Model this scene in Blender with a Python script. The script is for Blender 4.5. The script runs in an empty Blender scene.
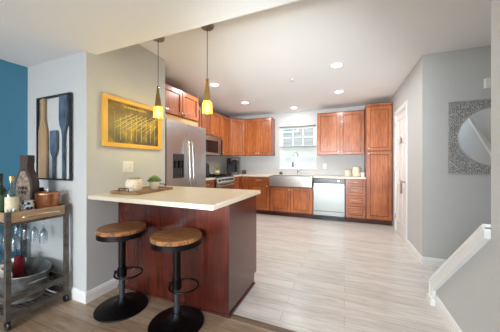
import bpy, bmesh, math, random
from mathutils import Vector, Matrix
random.seed(7)
PI = math.pi
sc = bpy.context.scene
C = sc.collection

# ------------------------------------------------------------------ camera, world, exposure
cam_d = bpy.data.cameras.new('camera'); cam = bpy.data.objects.new('camera', cam_d); C.objects.link(cam)
cam_d.sensor_width = 36.0; cam_d.sensor_fit = 'HORIZONTAL'
cam_d.lens = 229.216 / 500 * 36.0
cam_d.shift_y = -(166 - 163.3) / 500
cam_d.clip_start = .02
cam.location = (0, 0, 1.187); cam.rotation_euler = (PI/2, 0, .39)
sc.camera = cam
w = bpy.data.worlds.new('world'); sc.world = w; w.use_nodes = True
wn = w.node_tree; bg = wn.nodes['Background']
bg.inputs['Color'].default_value = (.80, .90, 1, 1); bg.inputs['Strength'].default_value = 5.0
sc.view_settings.view_transform = 'Standard'; sc.view_settings.look = 'None'
sc.view_settings.exposure = 0.38; sc.view_settings.gamma = 1.0
sc.view_settings.use_curve_mapping = False
DOWN_W = 9.0       # watts of each recessed kitchen light
DIN_W = 7.0        # watts of each added, unseen dining ceiling light

def portal(name, loc, rot, sx, sy):
    l = bpy.data.lights.new(name, 'AREA'); l.shape = 'RECTANGLE'; l.size = sx; l.size_y = sy
    l.cycles.is_portal = True
    o = bpy.data.objects.new(name, l); C.objects.link(o); o.location = loc; o.rotation_euler = rot
portal('kitchen_daylight', (-1.06, 5.80, 1.59), (-PI/2, 0, 0), .9, 1.05)
def daylight_fill(name, loc, rot, sx, sy, watts, col):
    l = bpy.data.lights.new(name, 'AREA'); l.shape = 'RECTANGLE'; l.size = sx; l.size_y = sy; l.energy = watts; l.color = col
    o = bpy.data.objects.new(name, l); C.objects.link(o); o.location = loc; o.rotation_euler = rot
daylight_fill('added_patio_daylight', (-1.1, -3.62, 1.0), (PI/2, 0, 0), 3.1, 1.9, 70, (.96, .98, 1))  # added light panel at an unseen patio door, brightening the dining side
# added unseen fill spot behind the camera, brightening the kitchen ceiling
fl = bpy.data.lights.new('ceiling_fill_spot', 'SPOT'); fl.energy = 620; fl.spot_size = math.radians(52); fl.spot_blend = 1; fl.shadow_soft_size = .22; fl.color = (.87, .95, 1)
fo = bpy.data.objects.new('ceiling_fill_spot', fl); C.objects.link(fo); fo.location = (-.30, -.60, .95)
fo.rotation_euler = (Vector((-.80, 4.6, 1.95)) - Vector(fo.location)).to_track_quat('-Z', 'Y').to_euler()

# ------------------------------------------------------------------ materials
def lin(c):
    return tuple(((v/255)/12.92 if v/255 <= .04045 else ((v/255+.055)/1.055)**2.4) for v in c) + (1,)
def base_mat(name):
    m = bpy.data.materials.new(name); m.use_nodes = True
    return m, m.node_tree, m.node_tree.nodes['Principled BSDF']
def nd(t, k, **kw):
    n = t.nodes.new(k)
    for a, b in kw.items(): setattr(n, a, b)
    return n
def coords(t, scale=(1,1,1), rot=(0,0,0), kind='Object'):
    tc = nd(t, 'ShaderNodeTexCoord'); mp = nd(t, 'ShaderNodeMapping')
    t.links.new(tc.outputs[kind], mp.inputs[0]); mp.inputs['Scale'].default_value = scale; mp.inputs['Rotation'].default_value = rot
    return mp.outputs[0]
def ramp(t, fac, stops):
    r = nd(t, 'ShaderNodeValToRGB'); t.links.new(fac, r.inputs[0])
    e = r.color_ramp.elements
    e[0].position, e[0].color = stops[0][0], lin(stops[0][1])
    e[1].position, e[1].color = stops[-1][0], lin(stops[-1][1])
    for p, c in stops[1:-1]:
        x = e.new(p); x.color = lin(c)
    return r.outputs[0]
def noise(t, v, scale, detail=4, rough=.55, dist=0):
    n = nd(t, 'ShaderNodeTexNoise'); t.links.new(v, n.inputs['Vector'])
    n.inputs['Scale'].default_value = scale; n.inputs['Detail'].default_value = detail
    n.inputs['Roughness'].default_value = rough; n.inputs['Distortion'].default_value = dist
    return n.outputs['Fac']
def bump(t, b, h, s, d=.002):
    n = nd(t, 'ShaderNodeBump'); n.inputs['Strength'].default_value = s; n.inputs['Distance'].default_value = d
    t.links.new(h, n.inputs['Height']); t.links.new(n.outputs[0], b.inputs['Normal'])
def plain(name, c, rough=.5, metal=0, var=.06, scale=30, bmp=0, stretch=(1,1,1), coat=0, spec=None):
    m, t, b = base_mat(name)
    v = coords(t, stretch); f = noise(t, v, scale)
    c2 = tuple(min(255, x*(1+var)) for x in c); c1 = tuple(x*(1-var) for x in c)
    t.links.new(ramp(t, f, [(.3, c1), (.7, c2)]), b.inputs['Base Color'])
    b.inputs['Roughness'].default_value = rough; b.inputs['Metallic'].default_value = metal
    b.inputs['Coat Weight'].default_value = coat; b.inputs['Coat Roughness'].default_value = .15
    if spec is not None: b.inputs['Specular IOR Level'].default_value = spec
    if bmp: bump(t, b, f, bmp)
    return m
def wood(name, stops, rough=.35, grain=(18, 18, 1.2), coat=0, scale=3):
    m, t, b = base_mat(name)
    v = coords(t, grain); f = noise(t, v, scale, 6, .6, .6)
    v2 = coords(t, (1.5, 1.5, 1.0)); f2 = noise(t, v2, 2.2, 3)
    mx = nd(t, 'ShaderNodeMath', operation='MULTIPLY_ADD'); t.links.new(f2, mx.inputs[0]); mx.inputs[1].default_value = .45
    mm = nd(t, 'ShaderNodeMath', operation='MULTIPLY'); t.links.new(f, mm.inputs[0]); mm.inputs[1].default_value = .6
    t.links.new(mm.outputs[0], mx.inputs[2])
    t.links.new(ramp(t, mx.outputs[0], stops), b.inputs['Base Color'])
    b.inputs['Roughness'].default_value = rough
    b.inputs['Coat Weight'].default_value = coat; b.inputs['Coat Roughness'].default_value = .12
    bump(t, b, f, .08)
    return m
def planks(name, stops, length, width, rough, seam, spec=.5, tone=.1):
    m, t, b = base_mat(name)
    v = coords(t)
    br = nd(t, 'ShaderNodeTexBrick'); t.links.new(v, br.inputs['Vector'])
    br.offset = .37; br.inputs['Scale'].default_value = 1
    br.inputs['Brick Width'].default_value = length; br.inputs['Row Height'].default_value = width
    br.inputs['Mortar Size'].default_value = .0016; br.inputs['Mortar Smooth'].default_value = .2
    br.inputs['Color1'].default_value = (0, 0, 0, 1); br.inputs['Color2'].default_value = (1, 1, 1, 1)
    # plank tone + grain stretched along x
    v2 = coords(t, (1.0, 9, 1)); f = noise(t, v2, 2.6, 8, .68, .9)
    v3 = coords(t, (2.5, 40, 1)); f3 = noise(t, v3, 2.0, 5, .6)
    sep = nd(t, 'ShaderNodeSeparateColor'); t.links.new(br.outputs['Color'], sep.inputs[0])
    a = nd(t, 'ShaderNodeMath', operation='MULTIPLY_ADD'); t.links.new(sep.outputs[0], a.inputs[0]); a.inputs[1].default_value = tone
    g = nd(t, 'ShaderNodeMath', operation='MULTIPLY_ADD'); t.links.new(f3, g.inputs[0]); g.inputs[1].default_value = .3
    h = nd(t, 'ShaderNodeMath', operation='MULTIPLY'); t.links.new(f, h.inputs[0]); h.inputs[1].default_value = .68
    t.links.new(h.outputs[0], g.inputs[2]); t.links.new(g.outputs[0], a.inputs[2])
    col = ramp(t, a.outputs[0], stops)
    mix = nd(t, 'ShaderNodeMix', data_type='RGBA'); t.links.new(br.outputs['Fac'], mix.inputs['Factor'])
    t.links.new(col, mix.inputs[6]); mix.inputs[7].default_value = lin(seam)
    t.links.new(mix.outputs[2], b.inputs['Base Color'])
    b.inputs['Roughness'].default_value = rough; b.inputs['Specular IOR Level'].default_value = spec
    bump(t, b, f3, .06)
    return m
def metal(name, c, rough=.3, stretch=(1, 1, 60), var=.05):
    m, t, b = base_mat(name)
    v = coords(t, stretch); f = noise(t, v, 6, 3)
    t.links.new(ramp(t, f, [(.3, tuple(x*(1-var) for x in c)), (.7, tuple(min(255, x*(1+var)) for x in c))]), b.inputs['Base Color'])
    b.inputs['Metallic'].default_value = 1; b.inputs['Roughness'].default_value = rough
    bump(t, b, f, .03)
    return m
def clear_glass(name, tint=(255, 255, 255), gloss=.12, rough=.02):
    m = bpy.data.materials.new(name); m.use_nodes = True; t = m.node_tree
    t.nodes.remove(t.nodes['Principled BSDF']); out = t.nodes['Material Output']
    tr = nd(t, 'ShaderNodeBsdfTransparent'); tr.inputs[0].default_value = lin(tint)
    gl = nd(t, 'ShaderNodeBsdfGlossy'); gl.inputs['Roughness'].default_value = rough
    lw = nd(t, 'ShaderNodeLayerWeight'); lw.inputs[0].default_value = .35
    ma = nd(t, 'ShaderNodeMath', operation='MULTIPLY_ADD'); t.links.new(lw.outputs['Facing'], ma.inputs[0]); ma.inputs[1].default_value = .5; ma.inputs[2].default_value = gloss*.5
    mx = nd(t, 'ShaderNodeMixShader'); t.links.new(ma.outputs[0], mx.inputs[0])
    t.links.new(tr.outputs[0], mx.inputs[1]); t.links.new(gl.outputs[0], mx.inputs[2]); t.links.new(mx.outputs[0], out.inputs[0])
    return m
def glow(name, c, s):
    m, t, b = base_mat(name)
    b.inputs['Base Color'].default_value = lin(c); b.inputs['Emission Color'].default_value = lin(c); b.inputs['Emission Strength'].default_value = s
    return m

M = {}
M['wall_grey'] = plain('grey_wall_paint', (198, 199, 198), .75, var=.012, scale=60, bmp=.05)
M['wall_blue'] = plain('blue_wall_paint', (72, 134, 164), .7, var=.02, scale=60, bmp=.05)
M['ceil'] = plain('ceiling_paint', (243, 243, 243), .9, var=.012, scale=90, bmp=.25)
M['trim'] = plain('white_trim_paint', (236, 236, 234), .35, var=.01)
M['floor_k'] = planks('grey_laminate_planks', [(.28, (158, 152, 145)), (.44, (196, 191, 185)), (.56, (212, 208, 203)), (.75, (226, 223, 219))], 1.22, .12, .24, (160, 152, 143))
M['floor_d'] = planks('brown_laminate_planks', [(.3, (78, 60, 46)), (.45, (126, 102, 80)), (.58, (152, 128, 106)), (.8, (180, 162, 144))], 1.22, .14, .32, (88, 70, 56), tone=.2)
CH = [(.32, (104, 48, 22)), (.47, (154, 82, 40)), (.62, (190, 112, 60))]
M['cherry'] = wood('cherry_cabinet_wood', CH, .32, coat=.25)
M['cherry_dark'] = wood('cherry_frame_shade_wood', [(.32, (88, 38, 18)), (.47, (122, 60, 30)), (.62, (150, 82, 44))], .32, coat=.25)  # cherry darkened so the gaps between doors read as shade
M['groove_shade'] = plain('dark_groove_shade', (84, 38, 20), .4)  # shade of the panel grooves, painted as a darker colour
M['cherry_h'] = wood('cherry_cabinet_wood_horizontal', CH, .32, grain=(1.2, 18, 18), coat=.25)
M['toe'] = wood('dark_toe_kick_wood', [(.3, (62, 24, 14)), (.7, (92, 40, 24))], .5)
M['island'] = wood('dark_cherry_panel', [(.3, (54, 22, 16)), (.5, (76, 31, 22)), (.7, (104, 46, 33))], .2, grain=(10, 10, 1), coat=.5)
M['lightwood'] = wood('unfinished_light_wood', [(.3, (196, 150, 96)), (.7, (224, 184, 128))], .6)
M['counter'] = plain('cream_laminate_counter', (214, 202, 182), .28, var=.035, scale=160)
M['steel'] = metal('brushed_stainless_steel', (190, 191, 190), .3)
M['steel_dw'] = metal('matte_stainless_steel', (150, 153, 150), .42)
M['steel_h'] = metal('horizontal_brushed_steel', (184, 182, 176), .27, stretch=(1, 60, 60))
M['chrome'] = metal('chrome', (222, 222, 222), .12)
M['nickel'] = metal('satin_nickel', (205, 200, 192), .3)
M['black'] = plain('black_plastic', (22, 22, 24), .3, var=.1)
M['blackm'] = metal('black_powder_coated_metal', (44, 42, 44), .42, var=.1)
M['gasket'] = plain('dark_grey_plastic', (48, 50, 54), .5)
M['darkglass'] = plain('dark_oven_glass', (16, 18, 20), .08, var=.02)
M['plate'] = plain('white_plastic', (232, 230, 226), .35, var=.01)

# ------------------------------------------------------------------ geometry helpers
def obj(name, bm, m, parent=None, smooth=False, kind=None):
    me = bpy.data.meshes.new(name); two = any(f_.material_index == 1 for f_ in bm.faces)
    bmesh.ops.recalc_face_normals(bm, faces=bm.faces[:])
    bm.to_mesh(me); bm.free(); me.materials.append(m if not isinstance(m, str) else M[m])
    if two: me.materials.append(M['groove_shade'])
    if smooth:
        for p in me.polygons: p.use_smooth = True
        me.set_sharp_from_angle(angle=math.radians(38))
    o = bpy.data.objects.new(name, me); C.objects.link(o)
    if parent: o.parent = parent
    if kind: o['kind'] = kind
    return o
def tag(o, label, cat, group=None):
    o['label'] = label; o['category'] = cat
    if group: o['group'] = group
    return o
def thing(name, label, cat, loc=(0, 0, 0), rz=0, group=None):
    o = bpy.data.objects.new(name, None); C.objects.link(o); o.empty_display_size = .05
    o.location = loc; o.rotation_euler = (0, 0, rz)
    return tag(o, label, cat, group)
def struct(name, bm, m, parent=None, smooth=False):
    o = obj(name, bm, m, parent, smooth)
    if not parent: o['kind'] = 'structure'
    return o
def dup(root, loc, rz=0, label=None):
    r = root.copy(); C.objects.link(r); r.location = loc; r.rotation_euler = (0, 0, rz)
    if label: r['label'] = label
    for ch in list(root.children):
        c = ch.copy(); C.objects.link(c); c.parent = r
        for g in ch.children:
            d = g.copy(); C.objects.link(d); d.parent = c
    return r
def new(): return bmesh.new()
def box(bm, x0, x1, y0, y1, z0, z1, bev=0, mat=None):
    r = bmesh.ops.create_cube(bm, size=1)
    vs = r['verts']
    for v in vs:
        v.co = Vector((x0+(v.co.x+.5)*(x1-x0), y0+(v.co.y+.5)*(y1-y0), z0+(v.co.z+.5)*(z1-z0)))
        if mat: v.co = mat @ v.co
    if bev:
        es = list({e for v in vs for e in v.link_edges})
        bmesh.ops.bevel(bm, geom=es, offset=bev, segments=2, profile=.6, affect='EDGES')
    return bm
def bx(*a, **k): return box(new(), *a, **k)
def prism(bm, pts, f, d0, d1):
    """pts 2D; f(u,v,d)->Vector; extrudes the outline from depth d0 to d1"""
    a = [bm.verts.new(f(u, v, d0)) for u, v in pts]; b = [bm.verts.new(f(u, v, d1)) for u, v in pts]
    bm.faces.new(a); bm.faces.new(b[::-1])
    n = len(pts)
    for i in range(n): bm.faces.new((a[i], a[(i+1) % n], b[(i+1) % n], b[i]))
    return bm
XZ = lambda u, v, d: Vector((u, d, v))
YZ = lambda u, v, d: Vector((d, u, v))
XY = lambda u, v, d: Vector((u, v, d))
def lathe(bm, prof, seg=32, c=(0, 0, 0), sx=1, sy=1, closed=False):
    rings = []
    for r, z in prof:
        if r < 1e-6: rings.append([bm.verts.new((c[0], c[1], c[2]+z))])
        else: rings.append([bm.verts.new((c[0]+r*sx*math.cos(2*PI*i/seg), c[1]+r*sy*math.sin(2*PI*i/seg), c[2]+z)) for i in range(seg)])
    pairs = list(zip(rings, rings[1:]))
    if closed: pairs.append((rings[-1], rings[0]))
    for A, B in pairs:
        if len(A) == 1 and len(B) == 1: continue
        for i in range(seg):
            j = (i+1) % seg
            if len(A) == 1: bm.faces.new((A[0], B[i], B[j]))
            elif len(B) == 1: bm.faces.new((A[i], A[j], B[0]))
            else: bm.faces.new((A[i], A[j], B[j], B[i]))
    return bm
def tube(bm, pts, r, seg=10, closed=False, rs=None):
    pts = [Vector(p) for p in pts]; n = len(pts); rings = []
    up = Vector((0, 0, 1)); prev = None
    for i, p in enumerate(pts):
        if closed: t = (pts[(i+1) % n]-pts[i-1])
        else: t = pts[min(i+1, n-1)]-pts[max(i-1, 0)]
        t.normalize()
        if prev is None:
            a = t.cross(up)
            if a.length < .01: a = t.cross(Vector((1, 0, 0)))
        else: a = prev - t*prev.dot(t)
        a.normalize(); prev = a; b = t.cross(a)
        rr = rs[i] if rs else r
        rings.append([bm.verts.new(p+a*rr*math.cos(2*PI*k/seg)+b*rr*math.sin(2*PI*k/seg)) for k in range(seg)])
    m = n if closed else n-1
    for i in range(m):
        A, B = rings[i], rings[(i+1) % n]
        for k in range(seg): bm.faces.new((A[k], A[(k+1) % seg], B[(k+1) % seg], B[k]))
    if not closed:
        bm.faces.new(rings[0]); bm.faces.new(rings[-1][::-1])
    return bm
def smooth_pts(pts, n=6):
    P = [Vector(p) for p in pts]; out = []
    for i in range(len(P)-1):
        p0 = P[max(i-1, 0)]; p1 = P[i]; p2 = P[i+1]; p3 = P[min(i+2, len(P)-1)]
        for k in range(n):
            t = k/n
            out.append(.5*((2*p1)+(-p0+p2)*t+(2*p0-5*p1+4*p2-p3)*t*t+(-p0+3*p1-3*p2+p3)*t**3))
    out.append(P[-1]); return out
def text(name, s, size, m, parent, loc, rot, ext=.0008):
    cu = bpy.data.curves.new(name, 'FONT'); cu.body = s; cu.size = size; cu.extrude = ext
    cu.align_x = 'CENTER'; cu.align_y = 'CENTER'; cu.materials.append(m if not isinstance(m, str) else M[m])
    tmp = bpy.data.objects.new('tmp', cu); C.objects.link(tmp)
    me = bpy.data.meshes.new_from_object(tmp.evaluated_get(bpy.context.evaluated_depsgraph_get()))
    bpy.data.objects.remove(tmp)
    o = bpy.data.objects.new(name, me); C.objects.link(o); o.parent = parent; o.location = loc; o.rotation_euler = rot
    return o

# ------------------------------------------------------------------ the room
XL, XA, XC, XI = -2.923, -2.027, -.785, -.819      # kitchen left wall, picture wall, counter end, island side
YA, YB, YC = 1.273, 1.355, 2.20                    # picture wall near end, ceiling step, picture wall far end
YK, YW = 5.0, 5.62                                 # base cabinet fronts, back wall
XP0, XP1 = .393, .838                              # pantry
XR, YR = .846, 3.253                               # door wall, mirror wall
XS, XS1 = .711, .83                                # stair wall faces
YS, YE = 2.414, 1.59                               # knee wall end, full height wall end
ZL, ZH = 2.144, 2.454
YBK = -3.5
XSR = 1.98

struct('floor', bx(XL-.1, 3.2, 1.59, YW+.1, -.1, 0), 'floor_k')
struct('floor_dining', bx(XL-.1, XS1, YBK-.1, 1.588, -.1, -.001), 'floor_d')
b = new(); prism(b, [(1.565, 0), (1.572, .006), (1.592, .008), (1.612, .006), (1.620, 0)], YZ, XI+.004, XS-.004)
struct('trim_1', b, plain('brown_transition_strip', (104, 84, 66), .4))
struct('ceiling', bx(XL-.1, 3.2, YB, YW+.1, ZH, ZH+.1), 'ceil')
struct('ceiling_dining', bx(XL-.1, XS1+.001, YBK-.1, YB, ZL, ZH+.1), 'ceil')
struct('ceiling_stairwell', bx(XS1+.001, 3.2, YBK-.1, YB, 3.2, 3.3), 'ceil')
struct('wall_left', bx(XL-.12, XL, YBK-.1, YA, 0, ZL), 'wall_blue')
struct('wall_kitchen_left', bx(XL-.12, XL, YC, YW+.1, 0, ZH), 'wall_grey')
b = new(); box(b, XL, XA, YA, YC, 0, ZH)
struct('wall_picture', b, 'wall_grey')
# back wall with the window opening
WX0, WX1, WZ0, WZ1 = -1.506, -.617, 1.073, 2.104
b = new()
box(b, XL-.12, WX0, YW, YW+.14, 0, ZH); box(b, WX1, XR+.2, YW, YW+.14, 0, ZH)
box(b, WX0, WX1, YW, YW+.14, 0, WZ0); box(b, WX0, WX1, YW, YW+.14, WZ1, ZH)
struct('wall_back', b, 'wall_grey')
# door wall with a door opening, ends at the corner towards the stairs
DY0, DY1, DZ = 3.98, 4.72, 2.03
b = new()
box(b, XR, XR+.12, YR+.001, DY0, 0, ZH); box(b, XR, XR+.12, DY1, YW, 0, ZH); box(b, XR, XR+.12, DY0, DY1, DZ, ZH)
struct('wall_door', b, 'wall_grey')
struct('wall_mirror', bx(XR+.001, XSR+.1, YR, YR+.12, 0, 3.2), 'wall_grey')
struct('wall_closet_back', bx(XR+.5, XR+.6, 3.4, YW, 0, ZH), 'wall_grey')
struct('wall_stairwell_right', bx(XSR, XSR+.1, YBK-.1, YR, 0, 3.2), 'wall_grey')
# stair wall: full height part + knee wall with a sloped top
b = new()
prism(b, [(YBK-.1, 0), (YS-.02, 0), (YS-.02, .135), (YE, .80), (YE, 2.144), (YE, ZH), (YBK-.1, ZH)], YZ, XS, XS1)
struct('wall_right', b, 'wall_grey')
# dining back wall, with an unseen patio opening added to let light in
b = new()
box(b, XL-.1, -2.7, YBK-.12, YBK, 0, ZL); box(b, .5, XS1, YBK-.12, YBK, 0, ZL); box(b, -2.7, .5, YBK-.12, YBK, 2.05, ZL)
struct('wall_front', b, 'wall_grey')
box_ = bx(XS1+.001, XSR, YBK-.12, YBK, 0, 3.2); struct('wall_stairwell_front', box_, 'wall_grey')
b = new()
for x in (-2.7, -1.12, -1.08, .45): box(b, x, x+.05, YBK-.09, YBK-.03, .0, 2.05)
box(b, -2.7, .5, YBK-.09, YBK-.03, 2.0, 2.05); box(b, -2.7, .5, YBK-.09, YBK-.03, .0, .06)
struct('door_2_added', b, 'trim')  # unseen patio door frame, added as a light opening
struct('ground_outside', bx(-14, 14, -16, -3.7, -.3, -.15), plain('patio_concrete', (150, 146, 138), .8))
struct('ground_garden', bx(-14, 14, 5.9, 18, -.4, -.3), plain('lawn_green', (96, 118, 70), .9, var=.2))

# stairs behind the right wall
b = new(); run, rise = .245, .195
for i in range(11):
    y1 = YS-.02 - i*run
    box(b, XS1+.002, XSR-.002, y1-run-.02, y1, 0 if i == 0 else i*rise-.06, (i+1)*rise)
struct('stair_steps', b, plain('stair_carpet', (168, 164, 156), .9, var=.08, scale=200))

# baseboards
def base_prof(t=.014, h=.095): return [(0, 0), (t, 0), (t, h*.72), (t*.75, h*.8), (t*.6, h*.93), (t*.25, h), (0, h)]
def baseboard(name, p0, p1, n):
    """runs along p0->p1 on the floor, n = outward direction"""
    p0 = Vector((*p0, 0)); p1 = Vector((*p1, 0)); n = Vector((*n, 0)); d = p1-p0; L = d.length; d.normalize()
    b = new(); prism(b, base_prof(), lambda u, v, w_: p0+n*(u+.0005)+d*w_+Vector((0, 0, v)), 0, L)
    return struct(name, b, 'trim')
baseboard('baseboard_picture', (XA, YA-.014), (XA, 1.565), (1, 0))
baseboard('baseboard_end', (XL, YA), (XA+.014, YA), (0, -1))
baseboard('baseboard_left', (XL, YBK), (XL, YA-.016), (1, 0))
baseboard('baseboard_door_near', (XR, YR-.014), (XR, 3.905), (-1, 0))
baseboard('baseboard_mirror', (XR, YR), (XSR, YR), (0, -1))
baseboard('baseboard_right', (XS, YBK), (XS, 2.35), (-1, 0))

# knee wall cap
def capprof(): return None
b = new()
sl = [(YS+.004, 0.0), (YS+.004, .175), (YE+.003, .848), (YE+.003, .79), (YS-.045, .118), (YS-.045, 0.0)]
prism(b, sl, YZ, XS-.026, XS1+.026)
prism(b, [(YS+.016, .05), (YS+.016, .186), (YE+.003, .866), (YE+.003, .842), (YS-.004, .172), (YS-.004, .05)], YZ, XS-.034, XS1+.034)
prism(b, [(YS-.075, 0), (YS+.028, 0), (YS+.028, .048), (YS+.02, .06), (YS-.06, .06), (YS-.075, .05)], YZ, XS-.044, XS1+.044)
struct('trim_2', b, 'trim')

# handrail on the far side of the stairs (seen in the mirror)
hr = thing('stair_handrail', 'white sloping stair handrail seen reflected in the round mirror', 'handrail', (1.9, 1.7, 0))
b = new(); prism(b, [(.95, .92), (-.6, 2.44), (-.6, 2.50), (.95, .98)], YZ, -.03, .02); obj('rail', b, 'trim', hr)
for yy, zz in ((.7, 1.165), (-.3, 2.15)):
    b = new(); tube(b, [(-.005, yy, zz+.02), (.0, yy, zz-.05), (.078, yy, zz-.08)], .008); obj('bracket', b, 'nickel', hr, True)

# ------------------------------------------------------------------ kitchen window
def make_window():
    fr = new()
    t = .035
    for (a0, a1, c0, c1) in ((WX0+.001, WX0+t, WZ0+.001, WZ1-.001), (WX1-t, WX1-.001, WZ0+.001, WZ1-.001), (WX0+t, WX1-t, WZ1-t, WZ1-.001), (WX0+t, WX1-t, WZ0+.001, WZ0+t)):
        box(fr, a0, a1, YW+.03, YW+.12, c0, c1)
    root = struct('window_1', fr, 'trim')
    mid = 1.60
    def sash(name, z0, z1, y, grid):
        s = new(); x0, x1 = WX0+t, WX1-t; k = .032
        box(s, x0, x0+k, y, y+.03, z0, z1, .003); box(s, x1-k, x1, y, y+.03, z0, z1, .003)
        box(s, x0+k, x1-k, y, y+.03, z0, z0+k, .003); box(s, x0+k, x1-k, y, y+.03, z1-k, z1, .003)
        for g in range(1, 3):
            xx = x0+k+(x1-x0-2*k)*g/3; box(s, xx-.009, xx+.009, y+.006, y+.024, z0+k, z1-k)
        zz = (z0+z1)/2; box(s, x0+k, x1-k, y+.007, y+.023, zz-.009, zz+.009)
        o = obj(name, s, 'trim', root)
        g = new(); box(g, x0+k, x1-k, y+.013, y+.016, z0+k, z1-k); obj('pane', g, M['pane'], o)
    M['pane'] = clear_glass('window_glass', gloss=.08)
    sash('upper_sash', mid-.015, WZ1-t, YW+.075, True)
    sash('lower_sash', WZ0+t, mid+.02, YW+.04, True)
    # casing-less opening with dark shade rail at the top and a sill
    b = new(); box(b, WX0-.025, WX1+.025, YW-.022, YW-.001, WZ0-.03, WZ0, .004); obj('window_sill', b, 'trim', root)
    b = new(); box(b, WX0+.004, WX1-.004, YW+.002, YW+.03, WZ1-.036, WZ1-.003, .006)
    obj('shade_rail', b, plain('shade_rail_grey', (120, 122, 120), .5), root)
    # sheer white cellular shade across the lower half, hung from a mid rail
    m = bpy.data.materials.new('sheer_white_shade'); m.use_nodes = True; t_ = m.node_tree
    t_.nodes.remove(t_.nodes['Principled BSDF'])
    tl = nd(t_, 'ShaderNodeBsdfTranslucent'); tl.inputs[0].default_value = (.95, .95, .95, 1)
    tr = nd(t_, 'ShaderNodeBsdfTransparent'); mx = nd(t_, 'ShaderNodeMixShader'); mx.inputs[0].default_value = .55
    v = coords(t_, (1, 1, 1)); wv = nd(t_, 'ShaderNodeTexWave', bands_direction='Z'); t_.links.new(v, wv.inputs[0]); wv.inputs['Scale'].default_value = 12
    ma = nd(t_, 'ShaderNodeMath', operation='MULTIPLY_ADD'); t_.links.new(wv.outputs['Fac'], ma.inputs[0]); ma.inputs[1].default_value = .1; ma.inputs[2].default_value = .5
    t_.links.new(ma.outputs[0], mx.inputs[0])
    t_.links.new(tr.outputs[0], mx.inputs[1]); t_.links.new(tl.outputs[0], mx.inputs[2]); t_.links.new(mx.outputs[0], t_.nodes['Material Output'].inputs[0])
    b = new(); box(b, WX0+.006, WX1-.006, YW+.014, YW+.016, WZ0+.02, mid-.01); sh = obj('sheer_shade', b, m, root)
    b = new(); box(b, WX0+.006, WX1-.006, YW+.006, YW+.028, mid-.012, mid+.012, .004)
    obj('shade_mid_rail', b, plain('mid_rail_grey', (132, 134, 134), .5), root)
    return root
make_window()
# neighbouring house seen through the window
nb = thing('neighbour_house', 'pale neighbouring house seen through the kitchen window', 'house', (-2.0, 10.0, -.3))
sid = bpy.data.materials.new('pale_lap_siding'); sid.use_nodes = True; t_ = sid.node_tree; bb = t_.nodes['Principled BSDF']
v = coords(t_); wv = nd(t_, 'ShaderNodeTexWave', bands_direction='Z', wave_profile='SAW'); t_.links.new(v, wv.inputs[0]); wv.inputs['Scale'].default_value = 1.6
t_.links.new(ramp(t_, wv.outputs['Fac'], [(0, (66, 66, 64)), (.14, (116, 117, 115)), (1, (124, 124, 121))]), bb.inputs['Base Color']); bb.inputs['Roughness'].default_value = .8
b = new(); box(b, -6, 7, 0, 5, 0, 6.0); obj('wall', b, sid, nb)
b = new(); prism(b, [(-.6, 5.95), (2.5, 8.0), (5.6, 5.95), (5.6, 5.85), (-.6, 5.85)], YZ, -6.4, 7.4); obj('roof', b, plain('roof_shingle', (120, 116, 112), .9), nb)
for (x0, x1, z0, z1) in ((-.42, .02, 1.5, 1.95), (-.5, .1, 2.9, 3.9), (2.2, 2.9, 2.8, 3.8)):
    b = new(); box(b, x0-.05, x1+.05, -.04, -.001, z0-.05, z1+.05); wo = obj('window_frame', b, 'trim', nb)
    b = new(); box(b, x0, x1, -.05, -.041, z0, z1); obj('pane', b, plain('teal_window_pane', (50, 96, 104), .15), wo)

# ------------------------------------------------------------------ panel door to the right
def door():
    j = new()
    box(j, XR-.001, XR+.12, DY0, DY0+.018, 0, DZ); box(j, XR-.001, XR+.12, DY1-.018, DY1, 0, DZ); box(j, XR-.001, XR+.12, DY0, DY1, DZ-.018, DZ)
    root = struct('door_1', j, 'trim')
    c = new(); k = .066
    box(c, XR-.018, XR-.001, DY0-k, DY0+.006, 0, DZ+k, .004); box(c, XR-.018, XR-.001, DY1-.006, DY1+k, 0, DZ+k, .004); box(c, XR-.018, XR-.001, DY0+.006, DY1-.006, DZ-.006, DZ+k, .004)
    obj('door_casing', c, 'trim', root)
    s = new(); y0, y1 = DY0+.02, DY1-.02; x0 = XR+.004; T = .035; z1 = DZ-.02
    st = .105; rails = [(0.008, .22), (.70, .86), (1.50, 1.60), (z1-.11, z1)]
    box(s, x0, x0+T, y0, y0+st, .008, z1, .002); box(s, x0, x0+T, y1-st, y1, .008, z1, .002)
    ym = (y0+y1)/2; box(s, x0, x0+T, ym-.045, ym+.045, .22, z1-.11, .002)
    for a, c_ in rails: box(s, x0, x0+T, y0+st, y1-st, a, c_, .002)
    for (za, zb) in ((.22, .70), (.86, 1.50), (1.60, z1-.11)):
        for (ya, yb) in ((y0+st, ym-.045), (ym+.045, y1-st)):
            box(s, x0+.012, x0+.026, ya, yb, za, zb)
            box(s, x0+.004, x0+.02, ya+.025, yb-.025, za+.025, zb-.025, .006)
    d = obj('door_slab', s, 'trim', root)
    kb = new(); m = Matrix.Translation((x0, y0+.06, .905)) @ Matrix.Rotation(-PI/2, 4, 'Y')
    lathe(kb, [(0, 0), (.03, 0), (.03, .006), (.012, .01), (.011, .035), (.026, .045), (.028, .058), (.02, .068), (0, .07)], 20)
    bmesh.ops.transform(kb, matrix=m, verts=kb.verts)
    obj('door_knob', kb, 'nickel', d, True)
    for z in (.22, 1.05, 1.82):
        h = new(); box(h, XR-.022, XR-.004, y1-.004, y1+.014, z, z+.09, .002); obj('hinge', h, 'nickel', d)
door()

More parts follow.
